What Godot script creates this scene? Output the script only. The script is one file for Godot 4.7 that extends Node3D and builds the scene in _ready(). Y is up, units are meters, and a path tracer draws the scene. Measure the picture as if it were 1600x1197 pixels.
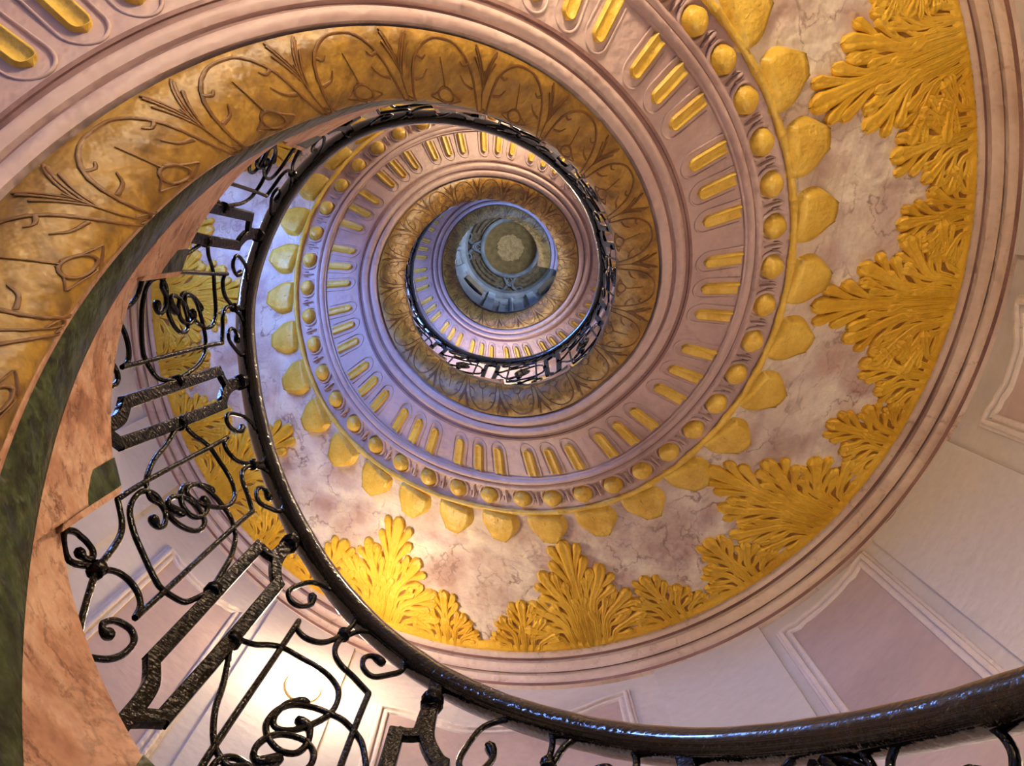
extends Node3D

# A spiral staircase seen from the bottom of its open well, looking straight up.
# The flight is a left-to-right helix about the y axis: turn t (1.0 = one full round) rises PITCH metres.
const PITCH := 4.0
const T_BEGIN := -0.20
const T_END := 3.03
const STEP := 0.0985          # one railing bay, two treads
const STEP_AT := 0.4345

var mats := {}
var taken := {}

# measured radii of the guide lines of the flight, every 0.05 turn
var tab_rail := [0.579, 0.572, 0.574, 0.571, 0.571, 0.561, 0.545, 0.540, 0.549, 0.578, 0.599, 0.621, 0.630, 0.612, 0.588, 0.573, 0.567, 0.565, 0.564, 0.572, 0.576, 0.564, 0.551, 0.535, 0.527, 0.532, 0.541, 0.551, 0.551, 0.551]
var tab_edge := [0.465, 0.467, 0.465, 0.463, 0.458, 0.466, 0.463, 0.465, 0.471, 0.480, 0.481, 0.484, 0.493, 0.502, 0.497, 0.479, 0.458, 0.453, 0.453, 0.446, 0.442, 0.454]
var tab_roll := [0.585, 0.581, 0.579, 0.579, 0.577, 0.576, 0.575, 0.579, 0.585, 0.596, 0.596, 0.585, 0.589, 0.583, 0.570, 0.557, 0.551, 0.556, 0.560, 0.575]
var tab_rod := [0.999, 1.019, 1.034, 1.038, 1.043, 1.048, 1.055, 1.040, 1.023, 1.029, 1.042, 1.044, 1.030, 1.029, 1.034, 1.031, 1.039]
var tab_top := [1.0, 1.0, 1.12, 0.965, 0.87, 1.0, 1.10, 0.97, 0.90, 1.0]   # from t = 1.5, every 0.25

const W_RAIL := 0.464
const W_EDGE := -0.87
const W_ROLL := -1.0
const W_ROD := -0.9
const W_SPRING := -0.6


func _ready():
	setup_view()
	make_materials()
	build_shell()
	build_staircase()
	build_railing()
	build_wall_relief()
	build_lantern()
	build_lamps()


# ------------------------------------------------------------------ camera, sky, daylight
func setup_view():
	var cam := Camera3D.new()
	cam.name = "camera"
	add_child(cam)
	cam.transform = Transform3D(Basis(Vector3(0.99998, -0.00641, 0.0), Vector3(0.00094, 0.14635, 0.98923), Vector3(-0.00634, -0.98921, 0.14635)).orthonormalized(), Vector3(0.10872, 0.0, 0.14846))
	cam.fov = 44.858
	cam.near = 0.02
	cam.far = 100.0
	cam.current = true
	var we := WorldEnvironment.new()
	we.name = "world"
	add_child(we)
	var env := Environment.new()
	env.tonemap_mode = Environment.TONE_MAPPER_LINEAR
	env.tonemap_exposure = 1.05
	env.sdfgi_enabled = true
	env.ssao_enabled = true
	env.ssil_enabled = true
	env.background_mode = Environment.BG_SKY
	var sky := Sky.new()
	var sm := ProceduralSkyMaterial.new()
	sm.sky_top_color = Color(0.30, 0.48, 0.85)
	sm.sky_horizon_color = Color(0.62, 0.75, 0.95)
	sm.ground_bottom_color = Color(0.30, 0.32, 0.36)
	sm.ground_horizon_color = Color(0.55, 0.62, 0.75)
	sm.sun_angle_max = 0.0
	sm.sky_energy_multiplier = 1.0
	sky.sky_material = sm
	env.sky = sky
	we.environment = env
	# the sun stands outside the low doorway and reaches the floor through it
	var sun := DirectionalLight3D.new()
	sun.name = "sun"
	add_child(sun)
	var az := 0.690 * TAU
	sun.look_at_from_position(Vector3(cos(az), 0.80, -sin(az)) * 10.0, Vector3.ZERO)
	sun.light_color = DAY
	sun.light_energy = 4.0
	sun.light_angular_distance = 0.5
	sun.shadow_enabled = true
	# daylight in the window openings: [turn, centre height, width, height, energy]
	for a in OPENINGS:
		var l := AreaLight3D.new()
		l.name = "daylight"
		add_child(l, true)
		var ph: float = a[0] * TAU
		var r := r_wall(a[0]) + 0.30
		l.position = Vector3(cos(ph) * r, (a[1] + a[2]) * 0.5, -sin(ph) * r)
		l.look_at_from_position(l.position, Vector3(0, l.position.y, 0))
		l.area_size = Vector2(a[3] * 0.92, (a[2] - a[1]) * 0.94)
		l.light_color = DAY
		l.light_energy = a[4]
		l.area_range = 40.0
		l.shadow_enabled = true

# [turn, bottom, top, width, energy of the daylight]
const DAY := Color(0.45, 0.62, 1.0)
const OPENINGS := [
	[0.590, 3.10, 4.90, 0.9, 50.0],
	[0.690, -1.58, 0.95, 1.3, 1.5],
	[1.49, 6.35, 8.15, 0.9, 10.0],
	[2.10, 8.75, 10.55, 0.9, 10.0],
	[2.45, 10.3, 12.1, 0.9, 8.0],
]


# ------------------------------------------------------------------ helix helpers
func lut(tab: Array, t0: float, dt: float, t: float) -> float:
	var x: float = clamp((t - t0) / dt, 0.0, tab.size() - 1.0)
	var i := int(floor(x))
	var n := tab.size() - 1
	var f := x - i
	return cubic_interpolate(tab[mini(i, n)], tab[mini(i + 1, n)], tab[maxi(i - 1, 0)], tab[mini(i + 2, n)], f)

func k3(t: float) -> float:
	return lut(tab_top, 1.5, 0.25, t)

func r_rail(t: float) -> float:
	return lut(tab_rail, 0.05, 0.05, t) * k3(t)

func r_edge(t: float) -> float:
	return lut(tab_edge, 0.45, 0.05, t) * k3(t)

func r_roll(t: float) -> float:
	return lut(tab_roll, 0.55, 0.05, t) * k3(t)

func r_rod(t: float) -> float:
	return lut(tab_rod, 0.85, 0.05, t) * (1.0 + (k3(t) - 1.0) * 0.6)

func r_spring(t: float) -> float:
	return 1.85 - 0.08 * cos(TAU * (t - 1.0))

func r_wall(t: float) -> float:
	return 1.945 - 0.075 * cos(TAU * (t - 0.93))

func hx(r: float, w: float, t: float) -> Vector3:
	var a := t * TAU
	return Vector3(r * cos(a), PITCH * t + w, -r * sin(a))

func at_wall(t: float, y: float, e := 0.0) -> Vector3:
	var a := t * TAU
	var r := r_wall(t) - e
	return Vector3(r * cos(a), y, -r * sin(a))

# point of the painted underside: c 0..1 from the edge roll to the bamboo rod, 1..2 from the rod to the cornice; e = relief below it
func under(c: float, t: float, e: float) -> Vector3:
	var r: float
	var w: float
	if c <= 1.0:
		r = lerpf(r_roll(t), r_rod(t), c) + e * 0.217
		w = lerpf(W_ROLL, W_ROD, c) - e * 0.976
	else:
		var b := c - 1.0
		r = lerpf(r_rod(t), r_spring(t), b) + e * 0.33
		w = lerpf(W_ROD, W_SPRING, b) + 0.035 * sin(PI * b) - e * 0.94
	return hx(r, w, t)

# point of the big edge roll: v 0..1 from its outer to its inner side
func on_roll(v: float, t: float, e: float) -> Vector3:
	var c := Vector2(r_roll(t), W_ROLL)
	var b := Vector2(r_edge(t), W_EDGE)
	var m := (c + b) * 0.5
	var u := (c - b) * 0.5
	var n := Vector2(u.y, -u.x)
	var p := m + (u * cos(PI * v) + n * sin(PI * v) * 0.55) * (1.0 + e / u.length())
	return hx(p.x, p.y, t)

func string_top(t: float) -> float:
	return -0.42 - 0.175 * fposmod(t - STEP_AT, STEP) / STEP


# ------------------------------------------------------------------ mesh helpers
class MB:
	var v := PackedVector3Array()
	var n := PackedVector3Array()
	var u := PackedVector2Array()
	var ix := PackedInt32Array()

	func grid(p: PackedVector3Array, nu: int, nv: int, sgn: float, uv := PackedVector2Array(), close_v := false):
		var base := v.size()
		v.append_array(p)
		for i in nu:
			var ia := maxi(i - 1, 0)
			var ib := mini(i + 1, nu - 1)
			for j in nv:
				var ja: int
				var jb: int
				if close_v:
					ja = j - 1 if j > 0 else nv - 2
					jb = j + 1 if j < nv - 1 else 1
				else:
					ja = maxi(j - 1, 0)
					jb = mini(j + 1, nv - 1)
				var du := p[ib * nv + j] - p[ia * nv + j]
				var dv := p[i * nv + jb] - p[i * nv + ja]
				var c := du.cross(dv)
				if c.length_squared() < 1e-16:
					var i2 := i - 1 if i > 0 else i + 1
					du = p[mini(i2 + 1, nu - 1) * nv + j] - p[maxi(i2 - 1, 0) * nv + j]
					dv = p[i2 * nv + jb] - p[i2 * nv + ja]
					c = du.cross(dv)
				n.push_back((c * sgn).normalized() if c.length_squared() > 1e-20 else Vector3.DOWN)
		if uv.size() == p.size():
			u.append_array(uv)
		else:
			for k in p.size():
				u.push_back(Vector2(float(k / nv), float(k % nv)) * 0.05)
		for i in nu - 1:
			for j in nv - 1:
				var a := base + i * nv + j
				var b := a + nv
				if sgn > 0.0:
					ix.append_array(PackedInt32Array([a, b + 1, b, a, a + 1, b + 1]))
				else:
					ix.append_array(PackedInt32Array([a, b, b + 1, a, b + 1, a + 1]))

	func quad(a: Vector3, b: Vector3, c: Vector3, d: Vector3, out: Vector3):
		var s := 1.0 if (b - a).cross(d - a).dot(out) > 0.0 else -1.0
		grid(PackedVector3Array([a, d, b, c]), 2, 2, -s)

	# a block from eight corners: 0-3 one face in order, 4-7 the opposite one
	func block(c: Array):
		var mid := Vector3.ZERO
		for k in 8:
			mid += c[k] * 0.125
		for f in [[0, 1, 2, 3], [4, 5, 6, 7], [0, 1, 5, 4], [1, 2, 6, 5], [2, 3, 7, 6], [3, 0, 4, 7]]:
			quad(c[f[0]], c[f[1]], c[f[2]], c[f[3]], (c[f[0]] + c[f[2]]) * 0.5 - mid)

	func tube(path: PackedVector3Array, rad: PackedFloat32Array, sides: int):
		var cnt := path.size()
		var pts := PackedVector3Array()
		var uvs := PackedVector2Array()
		var b1 := Vector3.ZERO
		var dist := 0.0
		for i in cnt:
			var tg := (path[mini(i + 1, cnt - 1)] - path[maxi(i - 1, 0)]).normalized()
			if i == 0:
				b1 = tg.cross(Vector3.UP if absf(tg.y) < 0.9 else Vector3.RIGHT).normalized()
			else:
				dist += path[i].distance_to(path[i - 1])
			b1 = (b1 - tg * b1.dot(tg)).normalized()
			var b2 := tg.cross(b1)
			for j in sides + 1:
				var a := TAU * j / sides
				pts.push_back(path[i] + (b1 * cos(a) + b2 * sin(a)) * rad[i])
				uvs.push_back(Vector2(dist, j / float(sides)))
		grid(pts, cnt, sides + 1, -1.0, uvs, true)

	func lathe(at: Transform3D, prof: Array, sides: int):
		var pts := PackedVector3Array()
		for p in prof:
			for j in sides + 1:
				var a := TAU * j / sides
				pts.push_back(at * Vector3(p.x * cos(a), p.y, p.x * sin(a)))
		grid(pts, prof.size(), sides + 1, 1.0, PackedVector2Array(), true)

	func mesh() -> ArrayMesh:
		var m := ArrayMesh.new()
		var arr := []
		arr.resize(Mesh.ARRAY_MAX)
		arr[Mesh.ARRAY_VERTEX] = v
		arr[Mesh.ARRAY_NORMAL] = n
		arr[Mesh.ARRAY_TEX_UV] = u
		arr[Mesh.ARRAY_INDEX] = ix
		m.add_surface_from_arrays(Mesh.PRIMITIVE_TRIANGLES, arr)
		return m

func put(called: String, mesh: Mesh, material: Material, parent: Node = self) -> MeshInstance3D:
	var o := MeshInstance3D.new()
	o.name = called
	o.mesh = mesh
	o.material_override = material
	o.cast_shadow = GeometryInstance3D.SHADOW_CASTING_SETTING_ON
	parent.add_child(o, true)
	return o

func structure(o: Node, label := "") -> Node:
	o.set_meta("kind", "structure")
	if label:
		o.set_meta("label", label)
	return o

func thing(called: String, label: String, category: String, group := "") -> Node3D:
	var o := Node3D.new()
	taken[called] = taken.get(called, -1) + 1
	o.name = called if taken[called] == 0 else "%s_%03d" % [called, taken[called]]
	add_child(o)
	o.set_meta("label", label)
	o.set_meta("category", category)
	if group:
		o.set_meta("group", group)
	return o

# sweep a profile along the flight; prof(t) gives one polyline; hard edges are made by sweeping pieces apart
func sweep(mb: MB, prof: Callable, ts: PackedFloat32Array, sgn: float, r_uv := 1.0):
	var pts := PackedVector3Array()
	var uvs := PackedVector2Array()
	var nv := 0
	for t in ts:
		var line: PackedVector3Array = prof.call(t)
		nv = line.size()
		pts.append_array(line)
		var s := 0.0
		for j in nv:
			if j > 0:
				s += line[j].distance_to(line[j - 1])
			uvs.push_back(Vector2(t * TAU * r_uv, s))
	mb.grid(pts, ts.size(), nv, sgn, uvs)

func turns(a: float, b: float, per_turn: float) -> PackedFloat32Array:
	var out := PackedFloat32Array()
	var n := maxi(1, int(ceil((b - a) * per_turn)))
	for i in n + 1:
		out.push_back(lerpf(a, b, float(i) / n))
	return out

func smooth2(pts: Array, per: int) -> PackedVector2Array:
	var out := PackedVector2Array()
	var n := pts.size()
	for i in n - 1:
		var a: Vector2 = pts[maxi(i - 1, 0)]
		var b: Vector2 = pts[i]
		var c: Vector2 = pts[i + 1]
		var d: Vector2 = pts[mini(i + 2, n - 1)]
		for k in per:
			out.push_back(b.cubic_interpolate(c, a, d, float(k) / per))
	out.push_back(pts[n - 1])
	return out

# a raised rounded ridge that follows pts on a surface; width grows from w0 to w1 and ends in a round tip
func finger(mb: MB, map: Callable, pts: Array, w0: float, w1: float, high: float, per := 3, sgn := 1.0, grow := 1.2, scoop := 0.0):
	var line := smooth2(pts, per)
	var n := line.size()
	var out := PackedVector3Array()
	var cross := [-1.0, -0.86, -0.45, 0.0, 0.45, 0.86, 1.0]
	var lift := [-0.12, 0.72, 1.0, 1.0 - scoop, 1.0, 0.72, -0.12]
	for i in n + 2:
		var s: float = minf(float(i) / (n - 1), 1.0)
		var p := line[mini(i, n - 1)]
		var tg := (line[mini(i + 1, n - 1)] - line[maxi(mini(i, n - 1) - 1, 0)]).normalized()
		var w := lerpf(w0, w1, pow(s, grow))
		if i == n:
			p += tg * w * 0.7
			w *= 0.72
		elif i == n + 1:
			p += tg * w * 1.0
			w *= 0.05
		var nn := Vector2(-tg.y, tg.x)
		var hh := high * clampf(w / w1, 0.5, 1.0)
		for j in 7:
			var q: Vector2 = p + nn * w * cross[j]
			out.push_back(map.call(q.x, q.y, hh * lift[j]))
	mb.grid(out, n + 2, 7, sgn)


# ------------------------------------------------------------------ materials
func noise_bytes(sd: int, freq: float, octaves: int, size: int, warp := 0.0) -> PackedByteArray:
	var f := FastNoiseLite.new()
	f.seed = sd
	f.noise_type = FastNoiseLite.TYPE_SIMPLEX_SMOOTH
	f.frequency = freq
	f.fractal_octaves = octaves
	if warp > 0.0:
		f.domain_warp_enabled = true
		f.domain_warp_amplitude = warp
		f.domain_warp_frequency = freq
	var img := f.get_seamless_image(size, size, false, false, 0.15, true)
	img.convert(Image.FORMAT_L8)
	return img.get_data()

# mottled colour with optional veins: tones are blended by slow noise, veins are drawn where a warped noise crosses zero
func mottled(sd: int, tones: Array, vein: Color, vein_share: float, vein_width: float, grain := 0.06, freq := 0.006, size := 256) -> ImageTexture:
	var a := noise_bytes(sd, freq, 5, size, 30.0)
	var b := noise_bytes(sd + 1, freq * 1.7, 4, size, 40.0)
	var c := noise_bytes(sd + 2, 0.12, 3, size)
	var d := noise_bytes(sd + 3, freq * 1.3, 4, size, 60.0)
	var out := PackedByteArray()
	out.resize(size * size * 3)
	var nt := tones.size() - 1
	for i in size * size:
		var x := clampf((a[i] / 255.0 - 0.2) / 0.6, 0.0, 0.9999) * nt
		var k := int(x)
		var col: Color = tones[k].lerp(tones[k + 1], x - k)
		if vein_share > 0.0:
			var v := absf(b[i] / 255.0 - 0.5) / vein_width
			if v < 1.0:
				var patch := clampf((d[i] / 255.0 - 0.35) * 4.0, 0.0, 1.0)
				col = col.lerp(vein, (1.0 - v) * vein_share * patch)
		var g := 1.0 + (c[i] / 255.0 - 0.5) * 2.0 * grain
		out[i * 3] = clampi(int(col.r * g * 255.0), 0, 255)
		out[i * 3 + 1] = clampi(int(col.g * g * 255.0), 0, 255)
		out[i * 3 + 2] = clampi(int(col.b * g * 255.0), 0, 255)
	var img := Image.create_from_data(size, size, false, Image.FORMAT_RGB8, out)
	return ImageTexture.create_from_image(img)

func rough_normal(sd: int, freq: float, strength: float, octaves := 4) -> ImageTexture:
	var f := FastNoiseLite.new()
	f.seed = sd
	f.frequency = freq
	f.fractal_octaves = octaves
	var img := f.get_seamless_image(512, 512)
	img.convert(Image.FORMAT_RGBA8)
	img.bump_map_to_normal_map(strength)
	return ImageTexture.create_from_image(img)

func mat(tex: Texture2D, rough: float, scale: float, nrm: Texture2D = null, tri := true, spec := 0.5) -> StandardMaterial3D:
	var m := StandardMaterial3D.new()
	m.albedo_texture = tex
	m.roughness = rough
	m.metallic_specular = spec
	m.uv1_scale = Vector3.ONE * scale
	if tri:
		m.uv1_triplanar = true
		m.uv1_world_triplanar = true
	if nrm:
		m.normal_enabled = true
		m.normal_texture = nrm
		m.normal_scale = 1.0
	m.cull_mode = BaseMaterial3D.CULL_DISABLED
	return m

func make_materials():
	var n_fine := rough_normal(11, 0.05, 3.0)
	var n_coarse := rough_normal(12, 0.02, 6.0)
	# painted stucco marble of the underside: rose, mauve, cream, with brownish veins
	mats.marble = mat(mottled(21, [Color(0.63, 0.51, 0.46), Color(0.74, 0.65, 0.60), Color(0.80, 0.73, 0.67), Color(0.87, 0.82, 0.74), Color(0.89, 0.85, 0.77), Color(0.78, 0.71, 0.68), Color(0.70, 0.58, 0.53)], Color(0.30, 0.18, 0.14), 0.9, 0.028, 0.05, 0.0045, 1024), 0.65, 0.5, n_fine)
	mats.moulding = mat(mottled(31, [Color(0.66, 0.55, 0.53), Color(0.76, 0.66, 0.63), Color(0.82, 0.73, 0.69)], Color(0.45, 0.33, 0.30), 0.5, 0.02, 0.05, 0.006), 0.6, 0.7, n_fine)
	mats.cornice = mat(mottled(41, [Color(0.66, 0.56, 0.50), Color(0.77, 0.68, 0.60), Color(0.80, 0.72, 0.66)], Color(0.40, 0.29, 0.22), 0.7, 0.02, 0.05, 0.006), 0.6, 0.8, n_fine)
	mats.mauve = mat(mottled(35, [Color(0.42, 0.30, 0.29), Color(0.52, 0.39, 0.37), Color(0.60, 0.47, 0.44)], Color(0.3, 0.2, 0.18), 0.3, 0.02, 0.06, 0.008), 0.65, 0.9, n_fine)
	mats.gold = mat(mottled(51, [Color(0.80, 0.60, 0.12), Color(0.87, 0.69, 0.18), Color(0.92, 0.75, 0.26)], Color(0.5, 0.3, 0.05), 0.0, 0.01, 0.05, 0.01), 0.48, 1.3, n_fine)
	mats.ochre = mat(mottled(53, [Color(0.50, 0.32, 0.07), Color(0.60, 0.41, 0.10)], Color(0.4, 0.25, 0.05), 0.0, 0.01, 0.08, 0.02), 0.55, 1.3, n_fine)  # darker leaf tone, shade between the acanthus lobes put into the colour
	mats.gold_petal = mat(mottled(56, [Color(0.76, 0.60, 0.18), Color(0.84, 0.69, 0.26), Color(0.89, 0.76, 0.34)], Color(0.45, 0.3, 0.08), 0.4, 0.015, 0.05, 0.02), 0.45, 1.8, n_fine)
	mats.roll = mat(mottled(61, [Color(0.36, 0.25, 0.06), Color(0.55, 0.40, 0.11), Color(0.68, 0.53, 0.19), Color(0.47, 0.33, 0.08)], Color(0.36, 0.24, 0.06), 0.35, 0.03, 0.10, 0.012, 512), 0.5, 1.6, n_coarse)
	mats.roll_line = mat(mottled(66, [Color(0.36, 0.22, 0.04), Color(0.48, 0.31, 0.06)], Color(0.3, 0.2, 0.05), 0.0, 0.03, 0.1, 0.02), 0.55, 2.0, n_fine)
	mats.green = mat(mottled(71, [Color(0.05, 0.08, 0.05), Color(0.13, 0.18, 0.10), Color(0.26, 0.31, 0.18), Color(0.08, 0.12, 0.08)], Color(0.55, 0.58, 0.42), 0.5, 0.02, 0.25, 0.02, 512), 0.35, 1.6, n_coarse)
	mats.pink = mat(mottled(81, [Color(0.60, 0.42, 0.33), Color(0.74, 0.56, 0.45), Color(0.80, 0.66, 0.56), Color(0.70, 0.52, 0.42)], Color(0.33, 0.18, 0.12), 0.9, 0.06, 0.08, 0.010, 512), 0.55, 1.5, n_coarse)
	mats.wall = mat(mottled(91, [Color(0.71, 0.68, 0.65), Color(0.75, 0.72, 0.69), Color(0.78, 0.75, 0.72)], Color(0.5, 0.42, 0.36), 0.12, 0.01, 0.03, 0.006), 0.75, 0.6, n_fine)
	mats.pilaster = mat(mottled(94, [Color(0.73, 0.70, 0.67), Color(0.77, 0.74, 0.71)], Color(0.5, 0.42, 0.36), 0.1, 0.01, 0.03, 0.006), 0.75, 0.6, n_fine)
	mats.panel = mat(mottled(97, [Color(0.63, 0.55, 0.53), Color(0.68, 0.60, 0.57), Color(0.71, 0.63, 0.60)], Color(0.5, 0.4, 0.36), 0.12, 0.01, 0.03, 0.006), 0.75, 0.6, n_fine)
	mats.frame = mat(mottled(99, [Color(0.76, 0.71, 0.67), Color(0.82, 0.77, 0.73)], Color(0.5, 0.42, 0.36), 0.1, 0.01, 0.03, 0.01), 0.6, 1.0, n_fine)
	mats.tread = mat(mottled(101, [Color(0.55, 0.50, 0.45), Color(0.64, 0.59, 0.53)], Color(0.4, 0.36, 0.32), 0.2, 0.02, 0.06, 0.01), 0.7, 1.0, n_fine)
	mats.floor = mat(mottled(105, [Color(0.70, 0.69, 0.66), Color(0.78, 0.77, 0.74)], Color(0.5, 0.48, 0.45), 0.2, 0.02, 0.06, 0.01), 0.6, 0.8, n_fine)
	mats.lantern = mat(mottled(111, [Color(0.36, 0.38, 0.42), Color(0.46, 0.48, 0.52), Color(0.54, 0.55, 0.57)], Color(0.25, 0.26, 0.3), 0.3, 0.02, 0.06, 0.01), 0.7, 1.2, n_fine)
	mats.lantern_blue = mat(mottled(115, [Color(0.46, 0.51, 0.58), Color(0.56, 0.61, 0.67)], Color(0.3, 0.34, 0.42), 0.2, 0.02, 0.06, 0.01), 0.7, 1.2, n_fine)
	mats.lantern_brown = mat(mottled(118, [Color(0.34, 0.28, 0.20), Color(0.44, 0.37, 0.27), Color(0.52, 0.45, 0.34)], Color(0.22, 0.17, 0.12), 0.5, 0.03, 0.1, 0.02), 0.75, 2.0, n_fine)
	mats.fresco = mat(mottled(121, [Color(0.40, 0.32, 0.18), Color(0.48, 0.39, 0.23), Color(0.54, 0.44, 0.27)], Color(0.2, 0.18, 0.12), 0.0, 0.03, 0.16, 0.02), 0.9, 1.5, n_fine)
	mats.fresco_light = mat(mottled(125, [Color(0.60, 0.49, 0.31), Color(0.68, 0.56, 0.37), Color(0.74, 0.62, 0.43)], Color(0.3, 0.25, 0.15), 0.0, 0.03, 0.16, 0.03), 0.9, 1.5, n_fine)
	for k in ["wall", "pilaster", "panel"]:
		mats[k].normal_scale = 0.35
	# black enamel of the ironwork, brushed on thick
	var iron := StandardMaterial3D.new()
	iron.albedo_color = Color(0.016, 0.017, 0.020)
	iron.roughness = 0.22
	iron.metallic_specular = 0.35
	iron.uv1_triplanar = true
	iron.uv1_world_triplanar = true
	iron.uv1_scale = Vector3.ONE * 5.0
	iron.normal_enabled = true
	iron.normal_texture = rough_normal(13, 0.03, 9.0, 3)
	iron.normal_scale = 0.7
	mats.iron = iron
	var enamel: StandardMaterial3D = iron.duplicate()
	enamel.roughness = 0.15
	enamel.metallic_specular = 0.8
	enamel.clearcoat_enabled = true
	enamel.clearcoat = 1.0
	enamel.clearcoat_roughness = 0.06
	enamel.normal_scale = 0.5
	mats.enamel = enamel
	var brass := StandardMaterial3D.new()
	brass.albedo_color = Color(0.62, 0.52, 0.30)
	brass.roughness = 0.4
	brass.metallic = 0.8
	mats.brass = brass
	var glow := StandardMaterial3D.new()
	glow.albedo_color = Color(1.0, 0.97, 0.9)
	glow.emission_enabled = true
	glow.emission = Color(1.0, 0.93, 0.78)
	glow.emission_energy_multiplier = 5.0
	mats.glow = glow
	var pane := StandardMaterial3D.new()
	pane.albedo_color = Color(0.9, 0.95, 1.0, 0.06)
	pane.transparency = BaseMaterial3D.TRANSPARENCY_ALPHA
	pane.roughness = 0.02
	mats.pane = pane


# ------------------------------------------------------------------ round wall, floor, ceiling, windows
const Y_FLOOR := -1.6
const Y_CEIL := 13.3

func build_shell():
	# the wall is laid in cells between the window jambs so that daylight enters only through the openings
	var cuts_t := []
	for i in 97:
		cuts_t.push_back(i / 96.0)
	var cuts_y := [Y_FLOOR - 0.2]
	for i in 16:
		cuts_y.push_back(lerpf(Y_FLOOR, Y_CEIL, i / 15.0))
	cuts_y.push_back(Y_CEIL + 0.2)
	for a in OPENINGS:
		var half: float = a[3] * 0.5 / (TAU * r_wall(a[0]))
		cuts_t.push_back(fposmod(a[0] - half, 1.0))
		cuts_t.push_back(fposmod(a[0] + half, 1.0))
		cuts_y.push_back(a[1])
		cuts_y.push_back(a[2])
	cuts_t.sort()
	cuts_y.sort()
	var mb := MB.new()
	for side in 2:
		var e := 0.0 if side == 0 else -0.50
		for i in cuts_t.size() - 1:
			var t0: float = cuts_t[i]
			var t1: float = cuts_t[i + 1]
			if t1 - t0 < 1e-6:
				continue
			for j in cuts_y.size() - 1:
				var y0: float = cuts_y[j]
				var y1: float = cuts_y[j + 1]
				if y1 - y0 < 1e-6 or is_open((t0 + t1) * 0.5, (y0 + y1) * 0.5):
					continue
				var mid := at_wall((t0 + t1) * 0.5, 0.0)
				mid.y = 0.0
				var base := mb.v.size()
				for c in [[t0, y0], [t1, y0], [t1, y1], [t0, y1]]:
					mb.v.push_back(at_wall(c[0], c[1], e))
					var nn := Vector3(cos(c[0] * TAU), 0, -sin(c[0] * TAU)) * (-1.0 if side == 0 else 1.0)
					mb.n.push_back(nn)
					mb.u.push_back(Vector2(c[0] * 12.0, c[1]))
				if side == 0:
					mb.ix.append_array(PackedInt32Array([base, base + 1, base + 2, base, base + 2, base + 3]))
				else:
					mb.ix.append_array(PackedInt32Array([base, base + 2, base + 1, base, base + 3, base + 2]))
	var wall := put("wall_round", mb.mesh(), mats.wall)
	structure(wall, "round plastered stairwell wall in pale rose and grey")
	wall_node = wall
	var num := 0
	for a in OPENINGS:
		num += 1
		var half: float = a[3] * 0.5 / (TAU * r_wall(a[0]))
		var o := MB.new()
		var t0: float = a[0] - half
		var t1: float = a[0] + half
		for q in [[t0, t0], [t1, t1]]:
			o.quad(at_wall(q[0], a[1], 0.0), at_wall(q[0], a[2], 0.0), at_wall(q[0], a[2], -0.50), at_wall(q[0], a[1], -0.50), at_wall(a[0], a[1]) - at_wall(q[0], a[1]))
		for y in [a[1], a[2]]:
			o.quad(at_wall(t0, y, 0.0), at_wall(t1, y, 0.0), at_wall(t1, y, -0.50), at_wall(t0, y, -0.50), Vector3(0, (a[1] + a[2]) * 0.5 - y, 0))
		var win := put("window_%d" % num, o.mesh(), mats.frame)
		structure(win, "deep window opening in the round stair wall")
		var fr := MB.new()
		var wide: float = t1 - t0
		for k in [0.0, 0.5, 1.0]:
			var tc: float = lerpf(t0 + wide * 0.04, t1 - wide * 0.04, k)
			fr.block(bar_block(tc - wide * 0.04, tc + wide * 0.04, a[1], a[2], -0.36, -0.40))
		for k in [0.0, 0.5, 1.0]:
			var yc: float = lerpf(a[1] + 0.035, a[2] - 0.035, k)
			fr.block(bar_block(t0, t1, yc - 0.035, yc + 0.035, -0.36, -0.40))
		put("window_frame", fr.mesh(), mats.frame, win)
		var pn := MB.new()
		pn.block(bar_block(t0, t1, a[1], a[2], -0.378, -0.382))
		put("pane", pn.mesh(), mats.pane, win)
	# floor and upper ceiling, each a thick disc; the ceiling has the round opening of the lantern
	var fl := MB.new()
	disc(fl, Vector3.ZERO, Y_FLOOR, 0.0, 2.6, 1.0)
	disc(fl, Vector3.ZERO, Y_FLOOR - 0.2, 0.0, 2.6, -1.0)
	structure(put("floor", fl.mesh(), mats.floor), "pale stone floor at the foot of the stair")
	var ce := MB.new()
	ring_between(ce, Y_CEIL, -1.0)
	ring_between(ce, Y_CEIL + 0.25, 1.0)
	structure(put("ceiling", ce.mesh(), mats.moulding), "plaster ceiling over the stairwell around the lantern opening")

var wall_node: MeshInstance3D
const LANTERN := Vector3(0.19, 0.0, 0.11)
const LANTERN_R := 1.12

func bar_block(t0: float, t1: float, y0: float, y1: float, e0: float, e1: float) -> Array:
	return [at_wall(t0, y0, e0), at_wall(t1, y0, e0), at_wall(t1, y1, e0), at_wall(t0, y1, e0), at_wall(t0, y0, e1), at_wall(t1, y0, e1), at_wall(t1, y1, e1), at_wall(t0, y1, e1)]

func is_open(t: float, y: float) -> bool:
	for a in OPENINGS:
		var half: float = a[3] * 0.5 / (TAU * r_wall(a[0]))
		var d := fposmod(t - a[0] + 0.5, 1.0) - 0.5
		if absf(d) < half and y > a[1] and y < a[2]:
			return true
	return false

func disc(mb: MB, c: Vector3, y: float, r0: float, r1: float, up: float):
	var pts := PackedVector3Array()
	for i in 5:
		var r := lerpf(r0, r1, i / 4.0)
		for j in 65:
			var a := TAU * j / 64.0
			pts.push_back(Vector3(c.x + r * cos(a), y, c.z - r * sin(a)))
	mb.grid(pts, 5, 65, up)

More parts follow.
